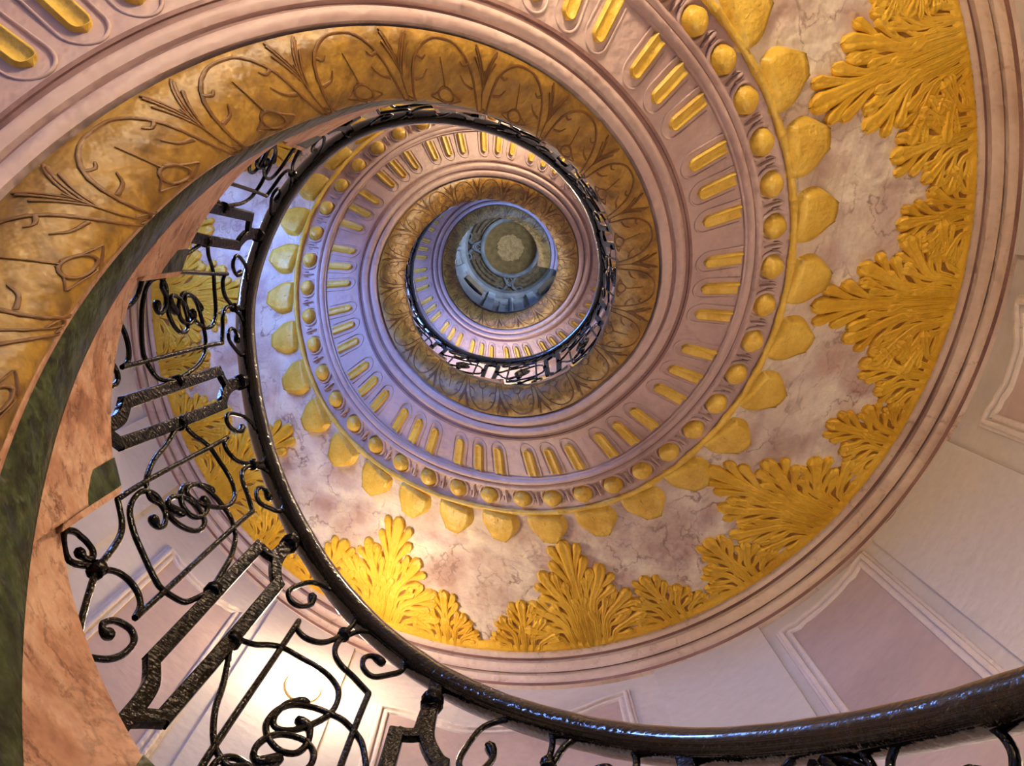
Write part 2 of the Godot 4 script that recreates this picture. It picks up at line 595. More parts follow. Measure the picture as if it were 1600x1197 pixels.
func ring_between(mb: MB, y: float, up: float):
	var pts := PackedVector3Array()
	for i in 5:
		for j in 65:
			var t := j / 64.0
			var a := LANTERN + Vector3(cos(t * TAU), 0, -sin(t * TAU)) * LANTERN_R
			var b := at_wall(t, 0.0, -0.5)
			var p := a.lerp(b, i / 4.0)
			pts.push_back(Vector3(p.x, y, p.z))
	mb.grid(pts, 5, 65, up)


# ------------------------------------------------------------------ the flight
func build_staircase():
	var stair := thing("spiral_staircase", "spiral staircase winding upward with gilded leaf ornaments painted on its underside", "staircase")
	var ts := turns(T_BEGIN, T_END, 220.0)
	# cove between rod and cornice
	var mb := MB.new()
	sweep(mb, func(t): 
		var l := PackedVector3Array()
		for j in 15:
			l.push_back(under(1.0 + j / 14.0, t, 0.0))
		return l, ts, 1.0, 1.4)
	var soffit := put("soffit", mb.mesh(), mats.marble, stair)
	soffit.set_meta("label", "rose veined marble cove under the stairs")
	# stepped mouldings between the edge roll and the rod
	var bands := [MB.new(), MB.new()]
	for seg in MOULDINGS:
		var flat_piece: bool = seg.size() == 2 and seg[0][1] <= 0.002 and seg[1][1] <= 0.002
		sweep(bands[1 if flat_piece else 0], func(t):
			var l := PackedVector3Array()
			for p in seg:
				l.push_back(under(p[0], t, p[1]))
			return l, ts, 1.0, 0.8)
	var mould := put("moulding_band", bands[0].mesh(), mats.moulding, stair)
	put("moulding_line", bands[1].mesh(), mats.mauve, stair).set_meta("label", "narrow mauve fillets between the mouldings")
	# edge roll
	mb = MB.new()
	sweep(mb, func(t):
		var l := PackedVector3Array()
		for j in 17:
			l.push_back(on_roll(j / 16.0, t, 0.0))
		return l, ts, -1.0, 0.55)
	var roll := put("edge_roll", mb.mesh(), mats.roll, stair)
	roll.set_meta("label", "thick gilded roll along the inner edge of the stairs")
	# string: pale lip, green marble band, pink marble face with a stepped top
	var lip := MB.new()
	var green := MB.new()
	sweep(lip, func(t):
		var r := r_edge(t)
		return PackedVector3Array([hx(r + 0.006, W_EDGE - 0.010, t), hx(r - 0.002, W_EDGE, t), hx(r - 0.002, W_EDGE + 0.018, t), hx(r + 0.008, W_EDGE + 0.026, t)]), ts, -1.0, 0.5)
	put("string_lip", lip.mesh(), mats.pink, stair)
	sweep(green, func(t):
		var r := r_edge(t)
		return PackedVector3Array([hx(r + 0.006, W_EDGE + 0.02, t), hx(r + 0.001, W_EDGE + 0.05, t), hx(r + 0.002, W_EDGE + 0.09, t), hx(r + 0.006, W_EDGE + 0.14, t), hx(r + 0.014, W_EDGE + 0.172, t)]), ts, -1.0, 0.5)
	put("marble_band", green.mesh(), mats.green, stair).set_meta("label", "dark green marble band")
	var st := PackedFloat32Array()
	for t in ts:
		st.push_back(t)
	var k := int(ceil((T_BEGIN - STEP_AT) / STEP))
	var riser := []
	while STEP_AT + k * STEP < T_END:
		st.push_back(STEP_AT + k * STEP - 0.00002)
		st.push_back(STEP_AT + k * STEP + 0.00002)
		riser.push_back(STEP_AT + k * STEP)
		k += 1
	var sl := Array(st)
	sl.sort()
	st = PackedFloat32Array(sl)
	var face := MB.new()
	sweep(face, func(t):
		var r := r_edge(t)
		var l := PackedVector3Array()
		var top := string_top(t)
		for j in 7:
			l.push_back(hx(lerpf(r + 0.013, r + 0.036, j / 6.0), lerpf(W_EDGE + 0.170, top, j / 6.0), t))
		return l, st, -1.0, 0.5)
	sweep(face, func(t):
		var r := r_edge(t)
		return PackedVector3Array([hx(r + 0.036, string_top(t), t), hx(r + 0.20, string_top(t), t)]), st, -1.0, 0.5)
	sweep(face, func(t):
		var r := r_edge(t)
		return PackedVector3Array([hx(r + 0.20, string_top(t), t), hx(r + 0.20, -0.70, t)]), st, -1.0, 0.5)
	put("string", face.mesh(), mats.pink, stair).set_meta("label", "veined pink marble string with a stepped top")
	# green marble blocks at each rise of the string, with a pale front
	for r in riser:
		if r > T_END - 0.02:
			continue
		var a0 := r_edge(r) + 0.024
		var a1 := r_edge(r) + 0.17
		var t1: float = r + 0.013
		var bl := MB.new()
		bl.block([hx(a0, -0.605, r), hx(a0 + 0.008, -0.41, r), hx(a1, -0.41, r), hx(a1, -0.605, r), hx(a0, -0.635, t1), hx(a0 + 0.008, -0.445, t1), hx(a1, -0.445, t1), hx(a1, -0.635, t1)])
		var g := put("marble_block", bl.mesh(), mats.green, stair)
		var fr := MB.new()
		fr.block([hx(a0, -0.605, r - 0.003), hx(a0 + 0.008, -0.41, r - 0.003), hx(a1, -0.41, r - 0.003), hx(a1, -0.605, r - 0.003), hx(a0, -0.605, r - 0.0002), hx(a0 + 0.008, -0.41, r - 0.0002), hx(a1, -0.41, r - 0.0002), hx(a1, -0.605, r - 0.0002)])
		put("riser_face", fr.mesh(), mats.pink, g)
	# treads, two to a railing bay
	var tr := T_BEGIN
	k = 0
	while tr < T_END - 0.01:
		var t2 := minf(tr + STEP * 0.5, T_END)
		var tm := MB.new()
		var top_y := PITCH * tr - 0.34
		var gtop := PackedVector3Array()
		var gbot := PackedVector3Array()
		var gfront := PackedVector3Array()
		for i in 7:
			var t := lerpf(tr, t2, i / 6.0)
			for rr in [r_edge(t) + 0.19, r_wall(t) + 0.02]:
				gtop.push_back(Vector3(rr * cos(t * TAU), top_y, -rr * sin(t * TAU)))
				gbot.push_back(hx(rr, -0.555, t))
		tm.grid(gtop, 7, 2, -1.0)
		tm.grid(gbot, 7, 2, 1.0)
		tm.quad(gtop[0], gtop[1], gbot[1], gbot[0], gtop[0] - gtop[2])
		tm.quad(gtop[12], gtop[13], gbot[13], gbot[12], gtop[12] - gtop[10])
		put("tread", tm.mesh(), mats.tread, stair)
		tr += STEP * 0.5
		k += 1
	# closing faces at the two ends of the flight
	for t in [T_BEGIN, T_END]:
		var em := MB.new()
		var l := PackedVector3Array()
		for j in 17:
			var p := on_roll(j / 16.0, t, 0.0)
			l.push_back(p)
			l.push_back(Vector3(p.x, PITCH * t - 0.56, p.z))
		em.grid(l, 17, 2, 1.0)
		l = PackedVector3Array()
		for j in 25:
			var p := under(j / 12.0, t, 0.0)
			l.push_back(p)
			l.push_back(Vector3(p.x, PITCH * t - 0.54, p.z))
		em.grid(l, 25, 2, 1.0)
		put("end_face", em.mesh(), mats.moulding, stair)
	ornaments(soffit, mould, roll)
	# cornice along the wall
	var parts := [MB.new(), MB.new()]
	for c in CORNICE.size():
		var seg: Array = CORNICE[c]
		sweep(parts[1 if c in CORNICE_MAUVE else 0], func(t):
			var g := r_spring(t)
			var w := r_wall(t)
			var l := PackedVector3Array()
			for p in seg:
				l.push_back(hx(lerpf(g, w, p[0]), p[1], t))
			return l, ts, 1.0, 1.9)
	var trim := put("trim_1", parts[0].mesh(), mats.cornice)
	structure(trim, "moulded marbled cornice climbing along the wall under the cove")
	put("cornice_fillet", parts[1].mesh(), mats.mauve, trim)

# profile pieces: [place between roll 0 and rod 1, relief]
const MOULDINGS := [
	[[0.0, -0.03], [0.015, -0.03]],
	[[0.015, -0.03], [0.02, 0.006]],
	[[0.02, 0.006], [0.035, 0.014], [0.055, 0.017], [0.075, 0.014], [0.09, 0.006]],
	[[0.09, 0.006], [0.09, -0.004]],
	[[0.09, -0.004], [0.115, -0.004]],
	[[0.115, -0.004], [0.12, 0.008]],
	[[0.12, 0.008], [0.14, 0.017], [0.16, 0.018], [0.175, 0.012], [0.185, 0.002], [0.20, -0.004]],
	[[0.20, -0.004], [0.225, -0.004]],
	[[0.225, -0.004], [0.225, 0.002]],
	[[0.225, 0.002], [0.245, 0.002]],
	[[0.245, 0.002], [0.25, -0.006]],
	[[0.25, -0.006], [0.35, -0.006], [0.45, -0.006], [0.55, -0.006], [0.635, -0.006]],
	[[0.635, -0.006], [0.635, 0.006]],
	[[0.635, 0.006], [0.65, 0.006]],
	[[0.65, 0.006], [0.655, 0.016], [0.672, 0.022], [0.692, 0.020], [0.705, 0.010]],
	[[0.705, 0.010], [0.705, 0.002]],
	[[0.705, 0.002], [0.722, 0.002]],
	[[0.722, 0.002], [0.735, 0.012], [0.752, 0.013], [0.768, 0.006]],
	[[0.768, 0.006], [0.772, -0.008]],
	[[0.772, -0.008], [0.80, -0.014], [0.86, -0.017], [0.92, -0.012], [0.955, -0.002], [1.0, 0.0]],
]
# profile pieces: [place between cove foot 0 and wall 1, height below the flight line]
const CORNICE_MAUVE := [2, 5, 8]
const CORNICE := [
	[[0.0, -0.595], [0.0, -0.604]],
	[[0.0, -0.604], [0.08, -0.604], [0.16, -0.612], [0.20, -0.622]],
	[[0.20, -0.622], [0.20, -0.618], [0.34, -0.612]],
	[[0.34, -0.612], [0.34, -0.640]],
	[[0.34, -0.640], [0.42, -0.646], [0.50, -0.650], [0.56, -0.662], [0.58, -0.676]],
	[[0.58, -0.676], [0.58, -0.668], [0.66, -0.664]],
	[[0.66, -0.664], [0.66, -0.690]],
	[[0.66, -0.690], [0.74, -0.694], [0.80, -0.704], [0.82, -0.722]],
	[[0.82, -0.722], [0.84, -0.746]],
	[[0.84, -0.746], [1.02, -0.748]],
]


# ------------------------------------------------------------------ relief on the underside
func ornaments(soffit: Node, mould: Node, roll: Node):
	var rng := RandomNumberGenerator.new()
	rng.seed = 7
	# --- gilded foot band and bamboo-like rod
	var mb := MB.new()
	var ts := turns(0.55, 2.3, 200.0)
	sweep(mb, func(t):
		return PackedVector3Array([under(1.925, t, -0.002), under(1.945, t, 0.005), under(1.965, t, 0.011), under(1.99, t, 0.012), under(2.0, t, 0.002)]), ts, 1.0, 1.8)
	put("foot_band", mb.mesh(), mats.gold, soffit)
	# rod with joints
	var t := 0.62
	var joint := 0
	while t < 2.2:
		var dt := 0.0304
		mb = MB.new()
		var path := PackedVector3Array()
		var rad := PackedFloat32Array()
		for i in 13:
			var s := i / 12.0
			path.push_back(under(1.0, t + dt * s, 0.010))
			var near := minf(s, 1.0 - s)
			rad.push_back(0.0115 + 0.0065 * exp(-pow((near - 0.02) / 0.03, 2.0)) + 0.0045 * exp(-pow((near - 0.13) / 0.04, 2.0)))
		mb.tube(path, rad, 8)
		put("rod_length", mb.mesh(), mats.gold_petal, soffit)
		t += dt
		joint += 1
	# --- eggs
	var egg_t := []
	for k in range(-12, 18):
		egg_t.push_back(0.86 + 0.0212 * k)
	for k in range(1, 36):
		egg_t.push_back(0.86 + 0.0212 * 17 + 0.0243 * k)
	var egg_c := 0.862
	var egg_r := lerpf(0.579, 1.03, egg_c)
	var egg := relief_dome(0.046, 0.040, 0.030)
	var cup := relief_cup(0.046, 0.040)
	var dart := relief_dart()
	for k in egg_t.size():
		var te: float = egg_t[k]
		put("egg", egg, mats.gold_petal, mould).transform = seat(egg_c, te, 0.0)
		put("egg_cup", cup, mats.moulding, mould).transform = seat(egg_c, te, 0.0)
		if k + 1 < egg_t.size():
			put("dart", dart, mats.moulding, mould).transform = seat(egg_c, (te + egg_t[k + 1]) * 0.5, 0.0)
	# --- flutes in threes
	var slot := relief_slot(0.128, 0.0190)
	var hood := relief_hood()
	for k in range(-9, 25):
		for j in 3:
			var tf := 1.1254 + 0.0637 * k + (j - 1) * 0.0183
			put("flute", slot, mats.gold_petal, mould).transform = seat(0.48, tf, 0.006 - 0.006)
			put("flute_arch", hood, mats.moulding, mould).transform = seat(0.48, tf, 0.0)
	# --- shield petals along the rod
	var petal := relief_petal()
	for k in range(-9, 36):
		put("petal", petal, mats.gold_petal, soffit).transform = seat(1.035, 0.9032 + 0.0304 * k, 0.0)
	# --- acanthus
	var bigs := [0.745, 0.838, 0.9256, 1.0046, 1.0946, 1.204, 1.2973, 1.392, 1.487, 1.58, 1.675, 1.77]
	var lean := [0.1, 0.05, -0.08, 0.05, 0.20, -0.02, 0.10, 0.05, 0.0, 0.05, 0.0, 0.0]
	var smalls := [0.775, 0.806, 0.868, 0.897, 0.9511, 0.9759, 1.0318, 1.0580, 1.1331, 1.166, 1.232, 1.266, 1.329, 1.360, 1.424, 1.455, 1.519, 1.55, 1.612, 1.643, 1.707, 1.738]
	for k in bigs.size():
		var l := MB.new()
		var gr := MB.new()
		acanthus(l, gr, bigs[k], TALL_LEAF, rng.randf_range(0.98, 1.03), lean[k], rng)
		put("acanthus_leaf", l.mesh(), mats.gold, soffit).set_meta("label", "tall gilded acanthus leaf")
		put("leaf_groove_shade", gr.mesh(), mats.ochre, soffit)
	for k in smalls.size():
		var l := MB.new()
		var gr := MB.new()
		acanthus(l, gr, smalls[k], SHORT_LEAF, rng.randf_range(0.92, 1.08), rng.randf_range(-0.1, 0.2), rng)
		put("acanthus_leaf", l.mesh(), mats.gold, soffit).set_meta("label", "short gilded acanthus leaf")
		put("leaf_groove_shade", gr.mesh(), mats.ochre, soffit)
	# --- lunettes on the edge roll
	for k in range(-5, 48):
		var tk := 0.542 + 0.0505 * k
		if tk + 0.02 > T_END:
			break
		var l := MB.new()
		lunette(l, tk)
		put("lunette_relief", l.mesh(), mats.roll_line, roll)

# stands a relief made about (radius 1 of the band) on its place on the flight; local x outward, y up, z against the climb
func seat(c: float, t: float, e: float) -> Transform3D:
	var p := under(c, t, e)
	var out := (under(c + 0.02, t, e) - under(c - 0.02, t, e)).normalized()
	var along := (under(c, t + 0.002, e) - under(c, t - 0.002, e)).normalized()
	var down := out.cross(along).normalized()
	if down.y > 0.0:
		down = -down
	along = down.cross(out).normalized()
	if along.dot(under(c, t + 0.002, e) - p) < 0.0:
		along = -along
	# basis columns: x = out, y = down, z = the third right-handed axis
	return Transform3D(Basis(out, down, out.cross(down)), p)

# reliefs below are built with x outward, y = relief, z along
func relief_dome(a: float, b: float, h: float) -> ArrayMesh:
	var mb := MB.new()
	var pts := PackedVector3Array()
	for i in 6:
		var s := i / 5.0
		for j in 17:
			var g := TAU * j / 16.0
			var y := h * sqrt(maxf(0.0, 1.0 - s * s)) - 0.004
			pts.push_back(Vector3(b * s * cos(g) * (1.0 + 0.12 * cos(g)), y - (0.016 if i == 5 else 0.0), a * s * sin(g)))
	mb.grid(pts, 6, 17, -1.0, PackedVector2Array(), true)
	return mb.mesh()

func relief_cup(a: float, b: float) -> ArrayMesh:
	var mb := MB.new()
	var path := PackedVector3Array()
	var rad := PackedFloat32Array()
	for j in 25:
		var g := lerpf(0.35, TAU - 0.35, j / 24.0)
		path.push_back(Vector3((b + 0.007) * cos(g) - 0.001, 0.0 - 0.009, (a + 0.007) * sin(g)))
		rad.push_back(lerpf(0.005, 0.0075, sin(PI * j / 24.0)))
	mb.tube(path, rad, 6)
	return mb.mesh()

func relief_dart() -> ArrayMesh:
	var mb := MB.new()
	var flat := func(a: float, h: float, e: float): return Vector3(h, e - 0.012, a)
	finger(mb, flat, [Vector2(0, 0.030), Vector2(0, 0.005), Vector2(0, -0.026)], 0.0075, 0.003, 0.012, 3, 1.0)
	finger(mb, flat, [Vector2(0.004, 0.034), Vector2(0.013, 0.020), Vector2(0.014, 0.004)], 0.003, 0.002, 0.009, 3, 1.0)
	finger(mb, flat, [Vector2(-0.004, 0.034), Vector2(-0.013, 0.020), Vector2(-0.014, 0.004)], 0.003, 0.002, 0.009, 3, 1.0)
	return mb.mesh()

# gilded flute: a long rounded trough with a raised rim, open towards the rod
func relief_slot(length: float, w: float) -> ArrayMesh:
	var mb := MB.new()
	var cross := [-1.15, -1.0, -0.8, -0.45, 0.0, 0.45, 0.8, 1.0, 1.15]
	var lift := [-0.008, 0.006, 0.004, -0.001, -0.003, -0.001, 0.004, 0.006, -0.008]
	var pts := PackedVector3Array()
	for i in 12:
		var x: float
		var f := 1.0
		if i < 6:
			var g := i / 5.0 * PI * 0.5
			x = -length * 0.5 + w * (1.0 - sin(g))
			x = -length * 0.5 + w * (1.0 - cos(PI * 0.5 - g))
			f = maxf(0.02, sin(g))
			x = -length * 0.5 + w * (1.0 - cos(g))
		else:
			x = lerpf(-length * 0.5 + w, length * 0.5, (i - 5) / 6.0)
		for j in 9:
			var y: float = lift[j]
			if i < 3 and j > 0 and j < 8:
				y = 0.006 if i > 0 else -0.006
			pts.push_back(Vector3(x - (0.15 * w if i == 0 else 0.0), y + 0.001, cross[j] * w * f))
	mb.grid(pts, 12, 9, 1.0)
	return mb.mesh()

func relief_hood() -> ArrayMesh:
	var mb := MB.new()
	var path := PackedVector3Array()
	var rad := PackedFloat32Array()
	var hw := 0.041
	path.push_back(Vector3(0.062, -0.004, -hw))
	for j in 13:
		var g := lerpf(-PI * 0.5, PI * 0.5, j / 12.0)
		path.push_back(Vector3(-0.050 - hw * cos(g), -0.004, hw * sin(g)))
	path.push_back(Vector3(0.062, -0.004, hw))
	for j in path.size():
		rad.push_back(0.0036)
	mb.tube(path, rad, 6)
	return mb.mesh()

func relief_petal() -> ArrayMesh:
	var mb := MB.new()
	var pts := PackedVector3Array()
	# outline of half a shield, x outward from the rod, z half width
	var rows := 12
	for i in rows:
		var s := i / float(rows - 1)
		var x := lerpf(-0.027, 0.158, s)
		var hw: float = 0.100 * pow(maxf(0.0, 1.0 - pow(s, 3.4)), 0.62) * (0.86 + 0.14 * sin(PI * minf(s * 1.4, 1.0)))
		for j in 13:
			var v := (j - 6) / 6.0
			var y := 0.017 + 0.016 * (1.0 - v * v) * sin(PI * minf(0.15 + s * 0.75, 1.0))
			y += 0.007 * exp(-pow((absf(v) - 0.90) / 0.09, 2.0)) + 0.008 * exp(-pow((s - 0.92) / 0.05, 2.0))
			if j == 6:
				y -= 0.004 * (1.0 - s)
			if absi(j - 6) == 6 or i == rows - 1 or i == 0:
				y = -0.012
			pts.push_back(Vector3(x, y, v * maxf(hw, 0.006)))
	mb.grid(pts, rows, 13, 1.0)
	# two short veins that spring from the rod
	var flat := func(a: float, h: float, e: float): return Vector3(h, e + 0.026, a)
	finger(mb, flat, [Vector2(0.002, 0.012), Vector2(-0.002, 0.04), Vector2(-0.012, 0.066)], 0.003, 0.0015, 0.004, 3, 1.0)
	finger(mb, flat, [Vector2(0.004, 0.012), Vector2(0.012, 0.028), Vector2(0.026, 0.040)], 0.003, 0.0015, 0.002, 3, 1.0)
	return mb.mesh()

# one acanthus leaf standing on the foot band at turn t0; a = metres along the climb, h = metres up from the cornice
# leaflets: [root a, tip a, tip h, tip half width, pairs of side lobes]
const TALL_LEAF := [[0.0, 0.0, 0.60, 0.044, 4], [0.030, 0.150, 0.43, 0.034, 3], [0.060, 0.235, 0.27, 0.030, 3], [0.085, 0.255, 0.125, 0.024, 2]]
const SHORT_LEAF := [[0.0, 0.0, 0.315, 0.032, 3], [0.030, 0.100, 0.20, 0.024, 2], [0.055, 0.150, 0.105, 0.020, 2]]

func acanthus(mb: MB, ground: MB, t0: float, leaf: Array, grow: float, lean: float, rng: RandomNumberGenerator):
	var run := lerpf(r_rod(t0), r_spring(t0), 0.7) * TAU
	var wide := r_spring(t0) - r_rod(t0)
	var map := func(a: float, h: float, e: float) -> Vector3:
		return under(2.0 - h / wide, t0 + (a + lean * h) / run, e)
	for k in range(leaf.size() - 1, -1, -1):
		var f: Array = leaf[k]
		for sd in ([1.0] if k == 0 else [-1.0, 1.0]):
			var root := Vector2(sd * f[0], 0.006)
			var tip := Vector2(sd * f[1], f[2]) * grow * rng.randf_range(0.96, 1.04)
			var axis_mid := Vector2(lerpf(root.x, tip.x, 0.20), tip.y * 0.55)
			var low: float = 1.0 if k >= leaf.size() - 1 else 0.0
			var base := 0.007 - 0.001 * k
			# axis of the leaflet as a smooth curve that leaves the band upright and bends outward
			var axis := smooth2([root, root.lerp(axis_mid, 0.5), axis_mid, axis_mid.lerp(tip, 0.55) + Vector2(sd * 0.012 * (1.0 if k > 0 else 0.0), 0.012), tip], 6)
			var n := axis.size()
			var w: float = f[3] * grow
			var length := root.distance_to(tip)
			# body under the lobes, its darker ochre paints shade into the grooves
			var body := []
			for q in [0.0, 0.3, 0.55, 0.78]:
				body.push_back(axis[int(q * (n - 1))])
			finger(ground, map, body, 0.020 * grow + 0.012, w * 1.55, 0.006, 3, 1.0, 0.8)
			var lobes: int = f[4]
			for m in lobes:
				var s := lerpf(0.86, 0.40, (m + 0.5) / lobes)
				var spread := lerpf(0.62, 1.0, m / float(lobes)) * w * 2.6
				var i1 := int(s * (n - 1))
				var tg := (axis[mini(i1 + 1, n - 1)] - axis[maxi(i1 - 1, 0)]).normalized()
				for e in [-1.0, 1.0]:
					if k > 0 and low > 0.0 and e * sd > 0.0 and m == lobes - 1:
						continue
					var nn: Vector2 = Vector2(-tg.y, tg.x) * e
					var off: float = w * (0.30 + 0.16 * m)
					var p0 := axis[int(0.02 * (n - 1))] + nn * off * 0.35
					var p1 := axis[int(s * 0.45 * (n - 1))] + nn * off * 0.75
					var p2 := axis[int(s * 0.80 * (n - 1))] + nn * off * 1.15
					var p3 := axis[i1] + nn * spread * 0.72
					var p4 := axis[i1] + nn * spread + tg * w * 1.0 * rng.randf_range(0.8, 1.3)
					if p4.y < 0.015:
						p4.y = 0.015
					finger(mb, map, [p0, p1, p2, p3, p4], 0.0045, w * 0.62, (base + 0.011 + 0.002 * (lobes - m)) * rng.randf_range(0.8, 1.25), 3, 1.0, 1.7, 0.42)
			var main := []
			for q in [0.0, 0.25, 0.5, 0.75, 0.95]:
				main.push_back(axis[int(q * (n - 1))])
			finger(mb, map, main, 0.006, w, base + 0.023, 4, 1.0, 1.6, 0.50)

# arched lunette with an eye-shaped bud, drawn in raised lines on the roll; a in shares of the spacing, h across the roll
func lunette(mb: MB, t0: float):
	var map := func(a: float, h: float, e: float) -> Vector3:
		return on_roll(clampf(h, 0.0, 1.0), t0 + a * 0.0505, e)
	var th := 0.010
	finger(mb, map, [Vector2(-0.43, 0.96), Vector2(-0.42, 0.65), Vector2(-0.33, 0.33), Vector2(-0.15, 0.13), Vector2(0.0, 0.09), Vector2(0.15, 0.13), Vector2(0.33, 0.33), Vector2(0.42, 0.65), Vector2(0.43, 0.96)], th * 1.5, th * 1.5, 0.004, 3, -1.0)
	# bud
	var ring := []
	for j in 13:
		var g := TAU * j / 12.0
		ring.push_back(Vector2(0.10 * sin(g), 0.64 + 0.10 * cos(g)))
	finger(mb, map, ring, th * 1.3, th * 1.3, 0.004, 2, -1.0)
	for sd in [-1.0, 1.0]:
		finger(mb, map, [Vector2(sd * 0.02, 0.53), Vector2(sd * 0.10, 0.60), Vector2(sd * 0.20, 0.66)], th, th * 0.5, 0.0035, 3, -1.0)
		finger(mb, map, [Vector2(sd * 0.02, 0.78), Vector2(sd * 0.10, 0.73), Vector2(sd * 0.20, 0.67)], th, th * 0.5, 0.0035, 3, -1.0)
		finger(mb, map, [Vector2(sd * 0.36, 0.50), Vector2(sd * 0.26, 0.47), Vector2(sd * 0.20, 0.40)], th * 1.6, th * 0.5, 0.0035, 3, -1.0)
		finger(mb, map, [Vector2(sd * 0.30, 0.28), Vector2(sd * 0.24, 0.31), Vector2(sd * 0.20, 0.28)], th * 1.6, th * 0.6, 0.0035, 3, -1.0)
	finger(mb, map, [Vector2(0.0, 0.55), Vector2(-0.01, 0.42), Vector2(-0.03, 0.28)], th * 0.9, th * 0.4, 0.0035, 3, -1.0)
	# leafy spur between two lunettes
	finger(mb, map, [Vector2(0.5, 0.95), Vector2(0.49, 0.6), Vector2(0.5, 0.3)], th * 1.2, th * 0.7, 0.004, 3, -1.0)
	for q in [[0.30, 0.10], [0.36, 0.20], [0.24, 0.06]]:
		for sd in [-1.0, 1.0]:
			finger(mb, map, [Vector2(0.5, q[0] + 0.12), Vector2(0.5 + sd * 0.05, q[0] - 0.02), Vector2(0.5 + sd * 0.12, q[1])], th * 0.7, th * 1.3, 0.004, 3, -1.0)
	finger(mb, map, [Vector2(0.5, 0.70), Vector2(0.56, 0.78), Vector2(0.52, 0.86), Vector2(0.46, 0.82)], th, th * 1.2, 0.004, 3, -1.0)


# ------------------------------------------------------------------ wrought iron railing
# traced bars of one bay on the unrolled railing: [turn from bay centre, height]; bay centre 0.4045
const BAY := {
	"frame_bar": [
		[[-0.0049, 0.341], [-0.0031, 0.299], [-0.0041, 0.266], [-0.0086, 0.255], [-0.016, 0.260], [-0.025, 0.257]],
		[[-0.025, 0.257], [-0.0235, 0.13], [-0.0213, -0.194], [-0.0203, -0.32]],
		[[-0.0203, -0.32], [-0.0185, -0.297], [-0.0134, -0.298], [-0.0068, -0.321], [-0.0014, -0.352], [0.0022, -0.385], [0.0039, -0.414]],
		[[-0.0037, 0.345], [-0.0012, 0.305], [0.004, 0.252], [0.0117, 0.210], [0.0175, 0.200], [0.0187, 0.224]],
		[[0.0187, 0.224], [0.0199, 0.096], [0.0235, -0.211], [0.0237, -0.33]],
		[[0.0237, -0.33], [0.0146, -0.319], [0.0097, -0.331], [0.0067, -0.371], [0.0054, -0.408]],
	],
	"scroll": [
		[[-0.0059, 0.349], [-0.012, 0.414], [-0.0213, 0.455], [-0.032, 0.455], [-0.037, 0.435], [-0.0366, 0.400], [-0.0316, 0.360], [-0.0245, 0.313], [-0.0189, 0.311], [-0.0179, 0.341], [-0.0213, 0.370], [-0.0264, 0.378]],
		[[-0.0041, 0.350], [-0.0069, 0.410], [-0.0055, 0.445], [0.0016, 0.452], [0.0105, 0.436], [0.0217, 0.381], [0.0283, 0.303], [0.0307, 0.253], [0.0278, 0.238], [0.0223, 0.259], [0.0174, 0.309], [0.0187, 0.336]],
		[[0.0035, -0.42], [-0.009, -0.475], [-0.0165, -0.469], [-0.0207, -0.442], [-0.0249, -0.403], [-0.0271, -0.364], [-0.0264, -0.336], [-0.0225, -0.338], [-0.0173, -0.365], [-0.0143, -0.390], [-0.0131, -0.412], [-0.0148, -0.415], [-0.0178, -0.400]],
		[[0.006, -0.415], [0.014, -0.490], [0.024, -0.505], [0.0225, -0.475], [0.0193, -0.455], [0.0162, -0.438], [0.0116, -0.420], [0.0094, -0.425], [0.011, -0.444], [0.0143, -0.460]],
		[[0.0390, -0.022], [0.0315, 0.022], [0.0252, 0.073], [0.0189, 0.114], [0.0102, 0.149], [0.0016, 0.180], [-0.0053, 0.195], [-0.011, 0.191], [-0.013, 0.163], [-0.012, 0.116], [-0.0071, 0.056], [-0.0012, 0.001], [0.0045, -0.037], [0.0078, -0.044], [0.0085, -0.022], [0.0061, 0.026], [0.0018, 0.062], [-0.0006, 0.074]],
		[[0.0390, -0.057], [0.0334, -0.121], [0.031, -0.167], [0.0279, -0.196], [0.0237, -0.215], [0.0191, -0.213], [0.0151, -0.203], [0.01, -0.166], [0.005, -0.152], [0.0013, -0.164], [0.0026, -0.190], [0.0069, -0.204]],
		[[-0.0360, -0.027], [-0.0346, 0.024], [-0.0329, 0.078], [-0.0291, 0.120], [-0.0253, 0.133], [-0.0181, 0.133], [-0.0108, 0.111], [-0.004, 0.084], [0.0037, 0.039], [0.0087, -0.013], [0.0103, -0.060], [0.0072, -0.077], [0.001, -0.068], [-0.0052, -0.034], [-0.0078, 0.010], [-0.006, 0.037], [-0.0015, 0.027]],
		[[-0.0360, -0.060], [-0.034, -0.103], [-0.0312, -0.150], [-0.0257, -0.186], [-0.0199, -0.216], [-0.0156, -0.231], [-0.0017, -0.261], [0.007, -0.280], [0.0155, -0.289], [0.0194, -0.275], [0.0205, -0.239], [0.0184, -0.207], [0.014, -0.176], [0.0062, -0.150], [-0.0009, -0.118], [-0.0078, -0.072], [-0.0118, -0.027], [-0.0111, 0.005], [-0.0057, 0.003], [0.0021, -0.034], [0.007, -0.073], [0.0096, -0.112], [0.0092, -0.135], [0.0054, -0.125], [0.0004, -0.085]],
	],
}
# the forked standard: centre 0.3553
const STANDARD := [
	[[0.006, -0.640], [0.006, -0.500], [0.0059, -0.400], [0.0058, -0.357], [0.0067, -0.323], [0.0089, -0.310], [0.0126, -0.300]],
	[[0.0126, -0.305], [0.0105, -0.04], [0.0083, 0.228]],
	[[0.0083, 0.222], [0.0038, 0.236], [-0.0013, 0.265], [-0.0026, 0.311], [-0.0043, 0.376], [-0.0056, 0.445]],
	[[0.0053, -0.392], [0.0008, -0.355], [-0.0042, -0.318]],
	[[-0.0042, -0.322], [-0.0086, -0.038], [-0.0118, 0.230]],
	[[-0.0118, 0.225], [-0.009, 0.228], [-0.0046, 0.259], [-0.0038, 0.314], [-0.0043, 0.376]],
]

func bar_point(t: float, w: float) -> Vector3:
	return hx(r_rail(t) * 0.995, w, t)

